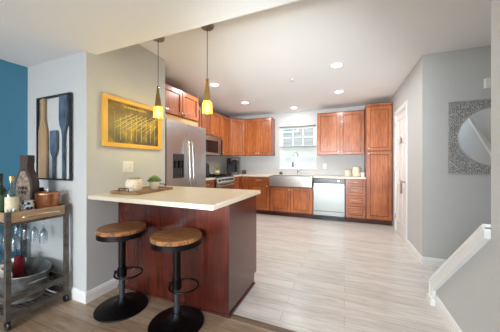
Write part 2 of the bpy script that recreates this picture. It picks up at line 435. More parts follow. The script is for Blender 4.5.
# ------------------------------------------------------------------ cabinets (local: x along width, front faces -y at y=0, z up)
def shaker(x0, x1, z0, z1, rail=.055, y=-.02):
    b = new(); g = .003; x0 += g; x1 -= g; z0 += g; z1 -= g
    box(b, x0, x0+rail, y, 0, z0, z1, .0025); box(b, x1-rail, x1, y, 0, z0, z1, .0025)
    box(b, x0+rail, x1-rail, y, 0, z0, z0+rail, .0025); box(b, x0+rail, x1-rail, y, 0, z1-rail, z1, .0025)
    box(b, x0+rail, x1-rail, y+.011, -.002, z0+rail, z1-rail)
    # inner bead, in the dark colour that stands for groove shade
    r = rail; k = .009; n0 = len(b.faces)
    for (a0, a1, c0, c1) in ((x0+r, x0+r+k, z0+r, z1-r), (x1-r-k, x1-r, z0+r, z1-r), (x0+r+k, x1-r-k, z0+r, z0+r+k), (x0+r+k, x1-r-k, z1-r-k, z1-r)):
        box(b, a0, a1, y+.006, y+.0125, c0, c1, .002)
    b.faces.ensure_lookup_table()
    for f_ in b.faces[n0:]: f_.material_index = 1
    return b
def slab_front(x0, x1, z0, z1, y=-.02):
    if z1-z0 < .17: return shaker(x0, x1, z0, z1, .028, y)
    return shaker(x0, x1, z0, z1, .04, y)
def knob(parent, x, z, y=-.02):
    b = new(); lathe(b, [(0, 0), (.008, 0), (.006, .012), (.014, .018), (.0155, .025), (.010, .030), (0, .031)], 16)
    bmesh.ops.transform(b, matrix=Matrix.Translation((x, y, z)) @ Matrix.Rotation(PI/2, 4, 'X'), verts=b.verts)
    return obj('knob', b, 'nickel', parent, True)
def pull(parent, x, z, y=-.02, L=.1):
    b = new(); tube(b, smooth_pts([(x-L/2, y, z), (x-L/2, y-.018, z), (x-L/2+.02, y-.028, z), (x+L/2-.02, y-.028, z), (x+L/2, y-.018, z), (x+L/2, y, z)], 3), .005, 8)
    return obj('handle', b, 'nickel', parent, True)
def cabinet(label, loc, rz, w, d, z0, z1, fronts, name='base_cabinet', toe=True, side=None, group=None, gap=.0):
    root = thing(name, label, 'cabinet', (loc[0], loc[1], 0), rz, group)
    b = new(); zz = .1 if toe else z0
    box(b, .001, w-.001, .0, d, zz, z1, .001)
    obj('body', b, 'cherry_dark', root)
    if toe:
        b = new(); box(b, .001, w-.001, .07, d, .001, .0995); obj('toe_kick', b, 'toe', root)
    for f in fronts:
        kind, x0, x1, a, c = f[:5]
        if kind == 'door':
            o = obj('door', shaker(x0, x1, a, c), 'cherry', root)
            if len(f) > 5: knob(o, f[5], f[6])
        else:
            o = obj('drawer', slab_front(x0, x1, a, c), 'cherry_h', root)
            if len(f) > 5: pull(o, f[5], f[6])
    return root
R90 = PI/2
g_ = .012
# back run
cabinet('cherry base cabinet with one drawer over a door, left of the steel sink', (-2.106, YK), 0, .543, .61, 0, .877,
        [('drawer', g_, .543-g_, .74, .868, .27, .80), ('door', g_, .543-g_, .115, .73, .48, .67)])
cabinet('narrow cherry corner base door between the range and the drawer cabinet', (-2.2745, YK), 0, .1675, .61, 0, .877,
        [('door', .004, .163, .115, .868)])
cabinet('cherry two door sink base cabinet under the steel apron sink', (-1.562, YK), 0, .950, .61, 0, .665,
        [('door', g_, .473, .115, .655, .445, .61), ('door', .477, .95-g_, .115, .655, .505, .61)])
cabinet('cherry base cabinet of four stacked drawers between dishwasher and pantry', (.022, YK), 0, .370, .61, 0, .877,
        [('drawer', g_, .358, .745, .868, .185, .81), ('drawer', g_, .358, .555, .735, .185, .65), ('drawer', g_, .358, .345, .545, .185, .455), ('drawer', g_, .358, .115, .335, .185, .235)])
pc = cabinet('tall cherry pantry cabinet with short upper and long lower door', (XP0, YK), 0, XP1-XP0, .61, 0, 2.318,
        [('door', .012, .435, .115, 1.415, .045, 1.375), ('door', .012, .435, 1.43, 2.275, .045, 1.475)], name='pantry_cabinet')
b = new(); box(b, -.004, XP1-XP0+.002, -.024, .61, 2.30, 2.33, .004); obj('crown', b, 'cherry', pc)
# left run (front faces +x): loc is (x of front, y of near side)
XB = -2.30
cabinet('short cherry base cabinet between refrigerator and gas range', (XB, 3.232), R90, .545, .61, 0, .877,
        [('drawer', g_, .533, .74, .868, .27, .80), ('door', g_, .533, .115, .73, .06, .67)])
cabinet('plain cherry filler cabinet in the corner beside the range', (XB, 4.553), R90, .445, .60, 0, .877,
        [('door', g_, .433, .115, .868)])
# uppers
ZU0, ZU1 = 1.375, 2.298
YU = 5.30
cabinet('pair of cherry wall cabinet doors right of the window beside the pantry', (-.558, YU), 0, .948, .315, ZU0, ZU1,
        [('door', .008, .472, ZU0+.006, ZU1-.02, .44, ZU0+.06), ('door', .476, .94, ZU0+.006, ZU1-.02, .508, ZU0+.06)], 'wall_cabinet', False)
cabinet('cherry double door wall cabinet left of the window', (-2.312, YU), 0, .692, .315, ZU0, ZU1,
        [('door', .008, .344, ZU0+.006, ZU1-.02, .315, ZU0+.06), ('door', .348, .684, ZU0+.006, ZU1-.02, .377, ZU0+.06)], 'wall_cabinet', False)
XU = -2.60
cabinet('tall cherry wall cabinet right of the microwave', (XU, 4.556), R90, .448, .315, ZU0, ZU1,
        [('door', .008, .44, ZU0+.006, ZU1-.02, .04, ZU0+.06)], 'wall_cabinet', False)
cabinet('short cherry wall cabinet above the microwave', (XU, 3.792), R90, .76, .315, 1.765, ZU1,
        [('door', .008, .378, 1.771, ZU1-.02, .345, 1.82), ('door', .382, .752, 1.771, ZU1-.02, .415, 1.82)], 'wall_cabinet', False)
cabinet('cherry wall cabinet between refrigerator and microwave', (XU, 3.285), R90, .503, .315, ZU0, ZU1,
        [('door', .008, .495, ZU0+.006, ZU1-.02, .46, ZU0+.06)], 'wall_cabinet', False)
fc = cabinet('deep cherry double door cabinet above the refrigerator', (-2.30, 2.222), R90, 1.045, .61, 1.886, ZU1,
        [('door', .02, .62, 1.892, ZU1-.02, .585, 1.935), ('door', .624, 1.037, 1.892, ZU1-.02, .66, 1.935)], 'wall_cabinet', False)
b = new(); box(b, .02, 1.037, .0, .018, 1.77, 1.884); obj('filler_board', b, 'lightwood', fc)
# diagonal corner wall cabinet: five-sided body
dc = thing('corner_wall_cabinet', 'single door diagonal cherry wall cabinet in the kitchen corner', 'cabinet', (-2.6, 5.008, 0), math.radians(45))
inv = Matrix.Rotation(-math.radians(45), 4, 'Z') @ Matrix.Translation((2.6, -5.008, 0))
b = new(); pts = [(-2.6, 5.008), (-2.316, 5.292), (-2.316, 5.612), (-2.915, 5.612), (-2.915, 5.008)]
prism(b, pts, XY, ZU0, ZU1); bmesh.ops.transform(b, matrix=inv, verts=b.verts); obj('body', b, 'cherry_dark', dc)
o = obj('door', shaker(.012, .390, ZU0+.006, ZU1-.02), 'cherry', dc); knob(o, .36, ZU0+.06)

# ------------------------------------------------------------------ countertops
ZC = .914
b = new()
box(b, XL+.002, -2.265, 4.553, YW-.002, .8785, ZC, .004)
box(b, -2.264, -1.566, 4.965, YW-.002, .8785, ZC, .004)
box(b, -1.565, -.610, 5.44, YW-.002, .8785, ZC, .004)
box(b, -.609, XP0-.002, 4.965, YW-.002, .8785, ZC, .004)
ct = obj('countertop', b, 'counter'); tag(ct, 'cream countertop running around the corner and past the sink', 'countertop')
ct = obj('countertop', bx(XL+.002, -2.265, 3.234, 3.782, .8785, ZC, bev=.004), 'counter'); tag(ct, 'short piece of cream countertop between refrigerator and range', 'countertop')
# backsplash strip
bs = new(); box(bs, -2.9, WX0-.03, YW-.016, YW-.003, ZC+.001, ZC+.09, .003)
# ------------------------------------------------------------------ sink
sk = thing('apron_sink', 'stainless steel apron front farmhouse sink below the window', 'sink', (-1.09, 5.18, 0))
b = new(); hw = .468
box(b, -hw, hw, -.255, -.232, .675, .908, .006)
box(b, -hw, hw, .235, .255, .70, .906, .004); box(b, -hw, -hw+.02, -.232, .235, .70, .906, .004); box(b, hw-.02, hw, -.232, .235, .70, .906, .004)
box(b, -hw+.02, hw-.02, -.232, .235, .685, .70)
obj('basin', b, 'steel_h', sk)
b = new(); lathe(b, [(0, .702), (.04, .702), (.045, .706), (.03, .709), (0, .704)], 20, (0, 0, 0)); obj('drain', b, 'chrome', sk, True)
fa = thing('kitchen_faucet', 'tall chrome spring neck faucet behind the steel sink', 'faucet', (-1.02, 5.50, ZC))
b = new(); lathe(b, [(0, 0), (.03, 0), (.03, .008), (.018, .015), (.018, .12), (.014, .13), (0, .13)], 20); obj('base', b, 'chrome', fa, True)
arc = [(0, 0, .12), (0, 0, .42)] + [(-.05*(1-math.cos(a)), -.06*(1-math.cos(a)), .42+.12*math.sin(a)*1.0) for a in [PI*k/10 for k in range(1, 11)]] + [(-.1, -.12, .30)]
b = new(); tube(b, smooth_pts(arc, 3), .011, 10); obj('neck', b, 'chrome', fa, True)
b = new()
sp = []
for k in range(22*8):
    t = k/(22*8-1); i = t*(len(arc)-1); a0 = Vector(arc[int(min(i, len(arc)-2))]); a1 = Vector(arc[int(min(i, len(arc)-2))+1]); p = a0.lerp(a1, i-int(min(i, len(arc)-2)))
    an = k/8*2*PI; sp.append(p+Vector((math.cos(an)*.015, math.sin(an)*.015, 0)))
tube(b, sp, .0025, 5); obj('spring', b, 'chrome', fa, True)
b = new(); lathe(b, [(0, 0), (.016, 0), (.02, .02), (.015, .08), (.012, .13), (0, .13)], 16, (-.1, -.12, .18)); obj('spray_head', b, 'gasket', fa, True)
b = new(); tube(b, [(0, 0, .09), (.03, 0, .095), (.085, -.01, .13)], .006, 8); obj('lever', b, 'chrome', fa, True)
b = new(); tube(b, [(0, 0, .25), (-.05, -.06, .25), (-.1, -.12, .25)], .005, 8); obj('hose_bracket', b, 'chrome', fa, True)
ss = thing('soap_caddy', 'small dark square caddy on the counter left of the faucet', 'caddy', (-1.44, 5.50, ZC))
obj('tray', bx(-.035, .035, -.03, .03, .001, .05, bev=.006), plain('dark_bronze', (52, 48, 40), .4), ss)
obj('sponge', bx(-.024, .024, -.018, .018, .045, .065, bev=.004), plain('olive_sponge', (120, 116, 70), .9), ss)

# ------------------------------------------------------------------ dishwasher
dw = thing('dishwasher', 'stainless steel dishwasher with a black control panel', 'dishwasher', (-.606, YK, 0))
obj('body', bx(.002, .618, .005, .58, .09, .874), 'gasket', dw)
obj('door', bx(.004, .616, -.022, .004, .20, .775, bev=.004), 'steel_dw', dw)
obj('lower_panel', bx(.004, .616, -.020, .004, .105, .193, bev=.004), 'steel_dw', dw)
cp = obj('control_panel', bx(.004, .616, -.026, .004, .779, .872, bev=.006), 'black', dw)
for k in range(7): obj('button', bx(.09+k*.026, .106+k*.026, -.0285, -.0255, .822, .832), 'gasket', cp)
b = new(); lathe(b, [(0, 0), (.017, 0), (.015, .01), (0, .011)], 16); bmesh.ops.transform(b, matrix=Matrix.Translation((.5, -.026, .827)) @ Matrix.Rotation(PI/2, 4, 'X'), verts=b.verts)
obj('dial', b, 'nickel', cp, True)
obj('toe_panel', bx(.004, .616, .06, .08, .004, .088), 'black', dw)

# ------------------------------------------------------------------ refrigerator (front faces +x)
fr = thing('refrigerator', 'stainless steel side by side refrigerator with water dispenser', 'refrigerator', (-2.10, 2.302, 0), R90)
W_ = .906; HF = 1.755
obj('body', bx(.004, W_-.004, .055, .80, .03, HF-.02, bev=.004), plain('grey_fridge_side', (96, 98, 100), .5), fr)
obj('base_grille', bx(.01, W_-.01, .03, .055, .012, .085), 'black', fr)
def fdoor(x0, x1, cut=None):
    b = new()
    if not cut: box(b, x0, x1, 0, .052, .09, HF, .008)
    else:
        a0, a1, c0, c1 = cut
        box(b, x0, a0, 0, .052, .09, HF, .006); box(b, a1, x1, 0, .052, .09, HF, .006)
        box(b, a0-.004, a1+.004, 0, .052, .09, c0); box(b, a0-.004, a1+.004, 0, .052, c1, HF)
        box(b, a0, a1, .04, .052, c0, c1)
    return b
cut = (.125, .345, .985, 1.315)
d1 = obj('door', fdoor(.003, .437, cut), 'steel', fr)
d2 = obj('door', fdoor(.443, W_-.003), 'steel', fr)
dsp = new(); a0, a1, c0, c1 = cut
for q in ((a0, a0+.012, c0, c1), (a1-.012, a1, c0, c1), (a0+.012, a1-.012, c0, c0+.015), (a0+.012, a1-.012, 1.225, c1)): box(dsp, q[0], q[1], -.004, .03, q[2], q[3], .003)
box(dsp, a0+.012, a1-.012, .034, .039, c0+.015, 1.225)
dp = obj('dispenser', dsp, 'gasket', d1)
b = new(); box(b, .17, .215, .0, .033, 1.12, 1.225, .004); box(b, .255, .30, .0, .033, 1.12, 1.225, .004); obj('dispenser_spout', b, 'black', d1)
for hx, dd in ((.400, d1), (.480, d2)):
    b = new(); tube(b, smooth_pts([(hx, .0, 1.50), (hx, -.045, 1.46), (hx, -.062, 1.15), (hx, -.062, .85), (hx, -.045, .50), (hx, 0, .46)], 5), .013, 12); obj('handle', b, 'chrome', dd, True)

# ------------------------------------------------------------------ microwave
mw = thing('microwave', 'stainless steel over the range microwave with dark window', 'microwave', (-2.535, 3.794, 0), R90)
obj('body', bx(0, .756, .03, .38, 1.352, 1.752, bev=.004), 'gasket', mw)
d = obj('door', bx(.002, .60, 0, .028, 1.36, 1.70, bev=.005), 'steel_h', mw)
obj('door_window', bx(.05, .545, -.004, .001, 1.41, 1.66), 'darkglass', d)
b = new(); tube(b, smooth_pts([(.575, 0, 1.68), (.575, -.035, 1.66), (.575, -.035, 1.40), (.575, 0, 1.38)], 4), .008, 8); obj('handle', b, 'chrome', d, True)
obj('control_panel', bx(.603, .754, 0, .028, 1.36, 1.70, bev=.005), 'black', mw)
obj('vent_strip', bx(.002, .754, 0, .028, 1.704, 1.75, bev=.004), 'steel_h', mw)

# ------------------------------------------------------------------ range
rg = thing('gas_range', 'black and stainless gas range between the left counters', 'range', (-2.27, 3.788, 0), R90)
obj('body', bx(.002, .758, .03, .63, .09, .905, bev=.004), 'black', rg)
obj('cooktop', bx(.0, .76, -.005, .645, .905, .922, bev=.005), 'black', rg)
b = new(); prism(b, [(-.045, .80), (.029, .80), (.029, .904), (-.02, .904)], lambda u, v, d_: Vector((d_, u, v)), .004, .756); cp = obj('control_panel', b, 'steel_h', rg)
for k in range(5):
    b = new(); lathe(b, [(0, 0), (.02, 0), (.018, .022), (0, .024)], 16)
    bmesh.ops.transform(b, matrix=Matrix.Translation((.11+k*.135, -.036, .852)) @ Matrix.Rotation(PI/2-.22, 4, 'X'), verts=b.verts); obj('knob', b, 'black', cp, True)
od = obj('oven_door', bx(.006, .754, -.02, .029, .27, .79, bev=.005), 'steel_h', rg)
obj('oven_window', bx(.13, .63, -.024, -.019, .38, .66), 'darkglass', od)
b = new(); tube(b, smooth_pts([(.06, -.02, .745), (.06, -.06, .745), (.12, -.065, .745), (.64, -.065, .745), (.70, -.06, .745), (.70, -.02, .745)], 3), .010, 10); obj('handle', b, 'chrome', od, True)
obj('storage_drawer', bx(.006, .754, -.015, .029, .10, .262, bev=.004), 'steel_h', rg)
for k in range(3):
    b = new(); x0 = .03+k*.235
    for xx in (x0, x0+.11, x0+.22): box(b, xx, xx+.012, .05, .60, .93, .944)
    for yy in (.05, .19, .32, .46, .588): box(b, x0, x0+.232, yy, yy+.012, .93, .944)
    for xx in (x0, x0+.22):
        for yy in (.05, .588): box(b, xx, xx+.012, yy, yy+.012, .921, .932)
    obj('burner_grate', b, 'blackm', rg)
obj('back_guard', bx(.0, .76, .60, .646, .9225, .985, bev=.004), 'black', rg)

# ------------------------------------------------------------------ things on the back counters
kt = thing('potted_plant', 'small cream pot with spiky yellow green leaves on the range', 'plant', (-2.56, 4.33, .9445))
b = new(); lathe(b, [(0, 0), (.045, 0), (.068, .03), (.07, .06), (.055, .085), (.048, .085), (.05, .07), (0, .068)], 24); obj('pot', b, plain('cream_ceramic', (236, 222, 178), .35), kt, True)
b = new()
for k in range(14):
    a = k*2.4; r = .03+.03*(k % 3); h = .10+.05*((k*7) % 4)/3
    tube(b, [(0, 0, .07), (r*.4*math.cos(a), r*.4*math.sin(a), .07+h*.6), (r*math.cos(a), r*math.sin(a), .07+h)], .006, 6, rs=[.008, .007, .001])
obj('leaves', b, plain('yellow_green_leaf', (150, 150, 60), .5, var=.2), kt, True)
ab = thing('black_toaster', 'black countertop appliance with sloped lid beside the refrigerator', 'appliance', (-2.50, 3.60, ZC))
b = new(); prism(b, [(-.13, .001), (.15, .001), (.15, .20), (.02, .27), (-.08, .25), (-.13, .12)], YZ, -.12, .12); obj('body', b, 'black', ab)
b = new(); prism(b, [(-.06, .262), (.03, .278), (.155, .21), (.155, .198), (.02, .262), (-.06, .25)], YZ, -.125, .125); lid = obj('lid', b, 'gasket', ab)
b = new(); tube(b, smooth_pts([(.06, .06, .25), (.10, .10, .27), (.12, .14, .23)], 4), .007, 8); obj('handle', b, 'blackm', lid, True)
cm = thing('coffee_maker', 'black single serve coffee maker in the kitchen corner', 'coffee maker', (-2.60, 5.14, ZC), math.radians(50))
obj('base', bx(-.10, .10, -.16, .10, .001, .03, bev=.008), 'black', cm)
obj('body', bx(-.10, .10, .0, .12, .03, .30, bev=.02), 'gasket', cm)
hd = new(); box(hd, -.11, .11, -.14, .12, .25, .40, .035); hd = obj('head', hd, 'black', cm, True)
b = new(); tube(b, smooth_pts([(-.08, -.13, .33), (-.085, -.17, .36), (0, -.185, .38), (.085, -.17, .36), (.08, -.13, .33)], 4), .009, 8); obj('handle', b, 'chrome', hd, True)
b = new(); box(b, .10, .145, -.08, .10, .02, .33, .012); obj('water_tank', b, clear_glass('smoky_plastic', (120, 130, 140), .3), cm)
obj('drip_tray', bx(-.07, .07, -.15, -.02, .03, .04), 'chrome', cm)
kr = thing('pod_holder', 'small dark brown square container right of the coffee maker', 'container', (-2.36, 5.33, ZC))
obj('box', bx(-.045, .045, -.045, .045, .001, .085, bev=.006), plain('brown_woven', (92, 74, 56), .7, var=.2, scale=120), kr)
obj('lid', bx(-.047, .047, -.047, .047, .085, .095, bev=.003), plain('dark_brown_lid', (58, 46, 38), .5), kr)
def canister(label, x, y, r, h, mat, lid=True):
    t = thing('canister', label, 'canister', (x, y, ZC))
    b = new(); lathe(b, [(0, .001), (r*.96, .001), (r, .01), (r, h*.84), (r*.98, h*.86), (0, h*.86)], 28); obj('jar', b, mat, t, True)
    if lid:
        b = new(); lathe(b, [(0, h*.86), (r*1.04, h*.86), (r*1.04, h*.97), (r*.9, h), (0, h)], 28); obj('lid', b, 'lid_m', t, True)
    return t
M['lid_m'] = plain('cream_lid', (226, 206, 176), .4)
ribm, t_, bb = base_mat('ribbed_cream_ceramic'); v = coords(t_); wv = nd(t_, 'ShaderNodeTexWave', bands_direction='X'); t_.links.new(v, wv.inputs[0]); wv.inputs['Scale'].default_value = 25
t_.links.new(ramp(t_, wv.outputs['Fac'], [(0, (206, 190, 166)), (1, (240, 230, 212))]), bb.inputs['Base Color']); bb.inputs['Roughness'].default_value = .4
canister('short ribbed cream canister on the counter above the drawers', .065, 5.32, .062, .135, ribm)
canister('tall plain cream canister beside the pantry', .235, 5.33, .075, .195, plain('plain_cream_ceramic', (238, 222, 192), .4))
sj = thing('white_mug', 'small white mug against the side of the pantry', 'mug', (.345, 5.10, ZC))
b = new(); lathe(b, [(0, .001), (.03, .001), (.034, .01), (.036, .09), (.033, .09), (.031, .012), (0, .01)], 24); obj('cup', b, 'plate', sj, True)
b = new(); tube(b, smooth_pts([(-.034, 0, .07), (-.058, 0, .065), (-.058, 0, .03), (-.034, 0, .022)], 4), .005, 8); obj('handle', b, 'plate', sj, True)

# ------------------------------------------------------------------ peninsula
pn = thing('peninsula_cabinet', 'dark glossy cherry peninsula base behind the bar stools', 'cabinet', (XI, 1.569, 0))
pw = XI-XA-.002
obj('back_panel', bx(-pw, -.001, 0, .02, .001, .877, bev=.001), 'island', pn)
b = new(); prism(b, [(.0205, .001), (.535, .001), (.535, .10), (.596, .10), (.596, .877), (.0205, .877)], YZ, -.022, -.001); obj('end_panel', b, 'island', pn)
b = new(); prism(b, [(.0205, .001), (.535, .001), (.535, .10), (.576, .10), (.576, .877), (.0205, .877)], YZ, -pw, -.0225); obj('body', b, 'cherry', pn)
for k in range(3):
    w3 = (pw-.04)/3; x0 = -pw+.01+k*w3
    b = shaker(x0, x0+w3, .115, .73); bmesh.ops.transform(b, matrix=Matrix.Translation((0, .577, 0)) @ Matrix.Scale(-1, 4, (0, 1, 0)), verts=b.verts); obj('door', b, 'cherry', pn)
    b = slab_front(x0, x0+w3, .74, .868); bmesh.ops.transform(b, matrix=Matrix.Translation((0, .577, 0)) @ Matrix.Scale(-1, 4, (0, 1, 0)), verts=b.verts); obj('drawer', b, 'cherry_h', pn)
b = new(); box(b, .0, .012, -.012, .535, .001, .02, .004); box(b, -pw, .0, -.012, -.0005, .001, .02, .004); obj('shoe_molding', b, 'island', pn)
b = new(); box(b, -.034, .002, -.004, -.0005, .02, .877, .001); obj('corner_trim', b, 'island', pn)
b = bx(XA+.001, XC, 1.283, 2.194, .879, ZC, bev=.007)
tag(obj('bar_countertop', b, 'counter'), 'cream laminate bar countertop overhanging the two stools', 'countertop')

# ------------------------------------------------------------------ bar stools
M['seatwood'] = None
def seat_mat():
    m, t, b = base_mat('rustic_stool_wood')
    v = coords(t, (1, 1, 1)); br = nd(t, 'ShaderNodeTexBrick'); t.links.new(v, br.inputs['Vector'])
    br.inputs['Scale'].default_value = 1; br.inputs['Brick Width'].default_value = 3; br.inputs['Row Height'].default_value = .062; br.inputs['Mortar Size'].default_value = .0015
    br.inputs['Color1'].default_value = lin((156, 108, 68)); br.inputs['Color2'].default_value = lin((184, 136, 90)); br.inputs['Mortar'].default_value = lin((74, 46, 26))
    v2 = coords(t, (4, 40, 4)); f = noise(t, v2, 3, 6, .65, .8)
    mx = nd(t, 'ShaderNodeMix', data_type='RGBA', blend_type='MULTIPLY'); mx.inputs['Factor'].default_value = .75
    t.links.new(br.outputs['Color'], mx.inputs[6]); t.links.new(ramp(t, f, [(.38, (74, 52, 40)), (.54, (250, 232, 214))]), mx.inputs[7])
    t.links.new(mx.outputs[2], b.inputs['Base Color']); b.inputs['Roughness'].default_value = .4; bump(t, b, f, .2)
    return m
M['seatwood'] = seat_mat()
def stool(label, x, y, rz):
    t = thing('bar_stool', label, 'bar stool', (x, y, 0), rz, 'round bar stools at the peninsula')
    R = .183; ZS = .662
    b = new(); lathe(b, [(0, ZS-.032), (R-.008, ZS-.032), (R-.001, ZS-.028), (R, ZS-.008), (R-.007, ZS), (0, ZS)], 56); obj('seat', b, 'seatwood', t, True)
    b = new(); lathe(b, [(R-.012, ZS-.068), (R-.002, ZS-.068), (R-.002, ZS-.0325), (R-.012, ZS-.0325)], 56, closed=True); lathe(b, [(0, ZS-.06), (R-.012, ZS-.06), (R-.012, ZS-.0325), (0, ZS-.0325)], 56); obj('seat_ring', b, 'blackm', t, True)
    b = new(); lathe(b, [(0, .318), (.032, .318), (.032, .33), (.0265, .335), (.0265, ZS-.0755), (0, ZS-.0755)], 24); obj('sleeve', b, 'blackm', t, True)
    b = new(); lathe(b, [(0, .04), (.0215, .04), (.0215, .319), (0, .319)], 24); obj('gas_column', b, plain('dark_steel_column', (92, 98, 106), .3, metal=.8), t, True)
    b = new(); lathe(b, [(0, .001), (.196, .001), (.199, .006), (.196, .011), (.165, .018), (.11, .029), (.06, .044), (.036, .062), (.027, .085), (0, .085)], 64); obj('base', b, 'blackm', t, True)
    # D shaped foot ring on a collar
    zf = .285
    pts = [(.06+.103*math.cos(2*PI*k/40), .103*math.sin(2*PI*k/40), zf) for k in range(40)]
    b = new(); tube(b, pts, .0075, 8, closed=True); lathe(b, [(.0217, zf-.025), (.036, zf-.025), (.036, zf+.03), (.0217, zf+.03)], 20, closed=True); obj('foot_ring', b, 'blackm', t, True)
    b = new(); tube(b, [(-.025, 0, zf), (-.055, 0, zf)], .005, 8); lathe(b, [(0, 0), (.011, 0), (.011, .018), (0, .018)], 12, (-.06, 0, zf-.009)); obj('clamp_knob', b, 'black', t, True)
    b = new(); tube(b, smooth_pts([(.02, .01, ZS-.08), (.10, .03, ZS-.095), (.155, .04, ZS-.125)], 4), .0045, 8); obj('height_lever', b, 'blackm', t, True)
    return t
stool('rustic wood topped black bar stool nearest the picture wall', -1.70, 1.352, .25)
stool('rustic wood topped black bar stool nearest the open end of the peninsula', -1.15, 1.368, .15)

# ------------------------------------------------------------------ counter decor
ZT = ZC
tr = thing('serving_tray', 'rustic wooden tray with black handles on the bar counter', 'tray', (-1.80, 1.67, ZT), .04)
b = new(); box(b, -.155, .155, -.235, .235, .001, .014, .002)
for q in ((-.155, -.143, -.235, .235), (.143, .155, -.235, .235), (-.143, .143, -.235, -.223), (-.143, .143, .223, .235)): box(b, *q, .012, .026, .002)
obj('board', b, wood('weathered_tray_wood', [(.3, (96, 70, 46)), (.7, (166, 130, 92))], .6, grain=(20, 1.5, 20)), tr)
for s in (-1, 1):
    b = new(); tube(b, smooth_pts([(-.055, s*.229, .02), (-.055, s*.232, .045), (-.045, s*.233, .052), (.045, s*.233, .052), (.055, s*.232, .045), (.055, s*.229, .02)], 3), .0045, 8); obj('handle', b, 'blackm', tr, True)
cn = thing('ceramic_candle_jar', 'speckled white round ceramic jar on the wooden tray', 'jar', (-1.80, 1.555, ZT+.0142))
b = new(); lathe(b, [(0, 0), (.055, 0), (.066, .012), (.070, .04), (.070, .085), (.064, .105), (.056, .112), (.050, .112), (.048, .10), (0, .098)], 36); obj('jar', b, plain('speckled_white_ceramic', (226, 212, 190), .5, var=.12, scale=60), cn, True)
b = new(); lathe(b, [(0, .1125), (.053, .1125), (.055, .118), (.050, .124), (0, .126)], 36); obj('lid', b, plain('taupe_wood_lid', (150, 128, 106), .5), cn, True)
sp = thing('potted_succulent', 'green succulent in a small white pot on the wooden tray', 'plant', (-1.80, 1.80, ZT+.0142))
b = new(); lathe(b, [(0, 0), (.036, 0), (.047, .05), (.050, .072), (.046, .074), (.043, .062), (0, .06)], 32); obj('pot', b, plain('white_glazed_pot', (232, 224, 210), .3, var=.03), sp, True)
b = new()
for ring, (n, r, h, tilt) in enumerate(((12, .062, .085, .0), (10, .048, .105, .2), (7, .030, .118, .4), (4, .014, .126, .6))):
    for k in range(n):
        a = 2*PI*k/n+ring*.4; ca, sa = math.cos(a), math.sin(a); o0 = .012
        tube(b, [(o0*ca, o0*sa, .062), ((o0+r)*.55*ca, (o0+r)*.55*sa, .062+(h-.062)*.7), (r*ca, r*sa, h), (r*1.12*ca, r*1.12*sa, h+.010)], .01, 6, rs=[.006, .013, .009, .001])
obj('leaves', b, plain('succulent_green', (104, 128, 72), .5, var=.25, scale=50), sp, True)

# wall plate with two devices
ou = thing('outlet_plate', 'white double gang wall plate below the yellow framed art', 'wall plate', (XA+.0005, 1.68, 1.153), R90)
obj('plate', bx(-.058, .058, -.006, 0, -.057, .057, bev=.002), 'plate', ou)
sw = obj('switch', bx(-.042, -.010, -.009, -.006, -.033, .033, bev=.001), 'plate', ou)
rc = obj('receptacle', bx(.010, .042, -.009, -.006, -.033, .033, bev=.001), 'plate', ou)
b = new()
for z in (-.018, .014): box(b, .019, .0205, -.0095, -.0088, z, z+.008); box(b, .030, .0315, -.0095, -.0088, z, z+.008)
obj('slot', b, 'gasket', rc)
for i, (x, lab) in enumerate(((-.42, 'white outlet plate on the kitchen wall above the dishwasher'),)):
    o_ = thing('wall_outlet', lab, 'outlet', (x, YW-.0005, 1.12)); obj('plate', bx(-.035, .035, -.006, 0, -.057, .057, bev=.002), 'plate', o_); obj('receptacle', bx(-.016, .016, -.009, -.006, -.033, .033, bev=.001), 'plate', o_)

# ------------------------------------------------------------------ yellow framed chart art
def chart_mat():
    m, t, b = base_mat('charcoal_print_with_painted_glow'); v = coords(t)
    f = noise(t, v, 7, 5)
    t.links.new(ramp(t, f, [(.35, (78, 70, 60)), (.52, (104, 90, 54)), (.68, (160, 134, 40))]), b.inputs['Base Color']); b.inputs['Roughness'].default_value = .45  # yellow patches put the pendant's glow into the print colour
    return m
ar = thing('framed_chart', 'wide wood framed charcoal chart with yellow branching lines', 'picture', (XA+.001, 1.7555, 1.581), R90)
hw, hh = .353, .239; fw_ = .040
b = new()
box(b, -hw, hw, -.032, 0, -hh, -hh+fw_, .002); box(b, -hw, hw, -.032, 0, hh-fw_, hh, .002); box(b, -hw, -hw+fw_, -.032, 0, -hh+fw_, hh-fw_, .002); box(b, hw-fw_, hw, -.032, 0, -hh+fw_, hh-fw_, .002)
obj('frame', b, wood('honey_frame_wood', [(.3, (214, 160, 62)), (.7, (232, 182, 82))], .4, grain=(2, 2, 2)), ar)
obj('print', bx(-hw+fw_, hw-fw_, -.012, -.002, -hh+fw_, hh-fw_), chart_mat(), ar)
b = new(); iw = hw-fw_-.03; ih = hh-fw_-.03
def seg(b, x0, z0, x1, z1, r=.0016):
    tube(b, [(x0, -.0128, z0), (x1, -.0128, z1)], r, 4)
n = 9
for k in range(n):
    x = -iw+.05+k*(2*iw-.07)/(n-1); seg(b, x, -ih, x, ih*.35 if k % 2 else ih*.6)
for k in range(n-1):
    x = -iw+.05+k*(2*iw-.07)/(n-1)
    seg(b, x, -ih*.35, x+.14 if x+.14 < iw else iw, -ih*.35+.09, .0015)
    seg(b, x, 0, min(x+.20, iw), min(.12, ih*.65), .0015)
    if k > 3: seg(b, x, ih*.1, max(-iw, x-.1), ih*.5, .0012)
    lathe(b, [(0, 0), (.006, 0), (.006, .001), (0, .001)], 8, (x, -.0128, -ih*.55))
obj('chart_line', b, plain('pale_gold_ink', (222, 204, 132), .5), ar)
b = new()
for k in range(13):
    x = -.13+k*.021; box(b, x, x+.011, -.0132, -.0118, ih-.012, ih+.004)
obj('title_line', b, plain('gold_title_ink', (214, 190, 96), .5), ar)

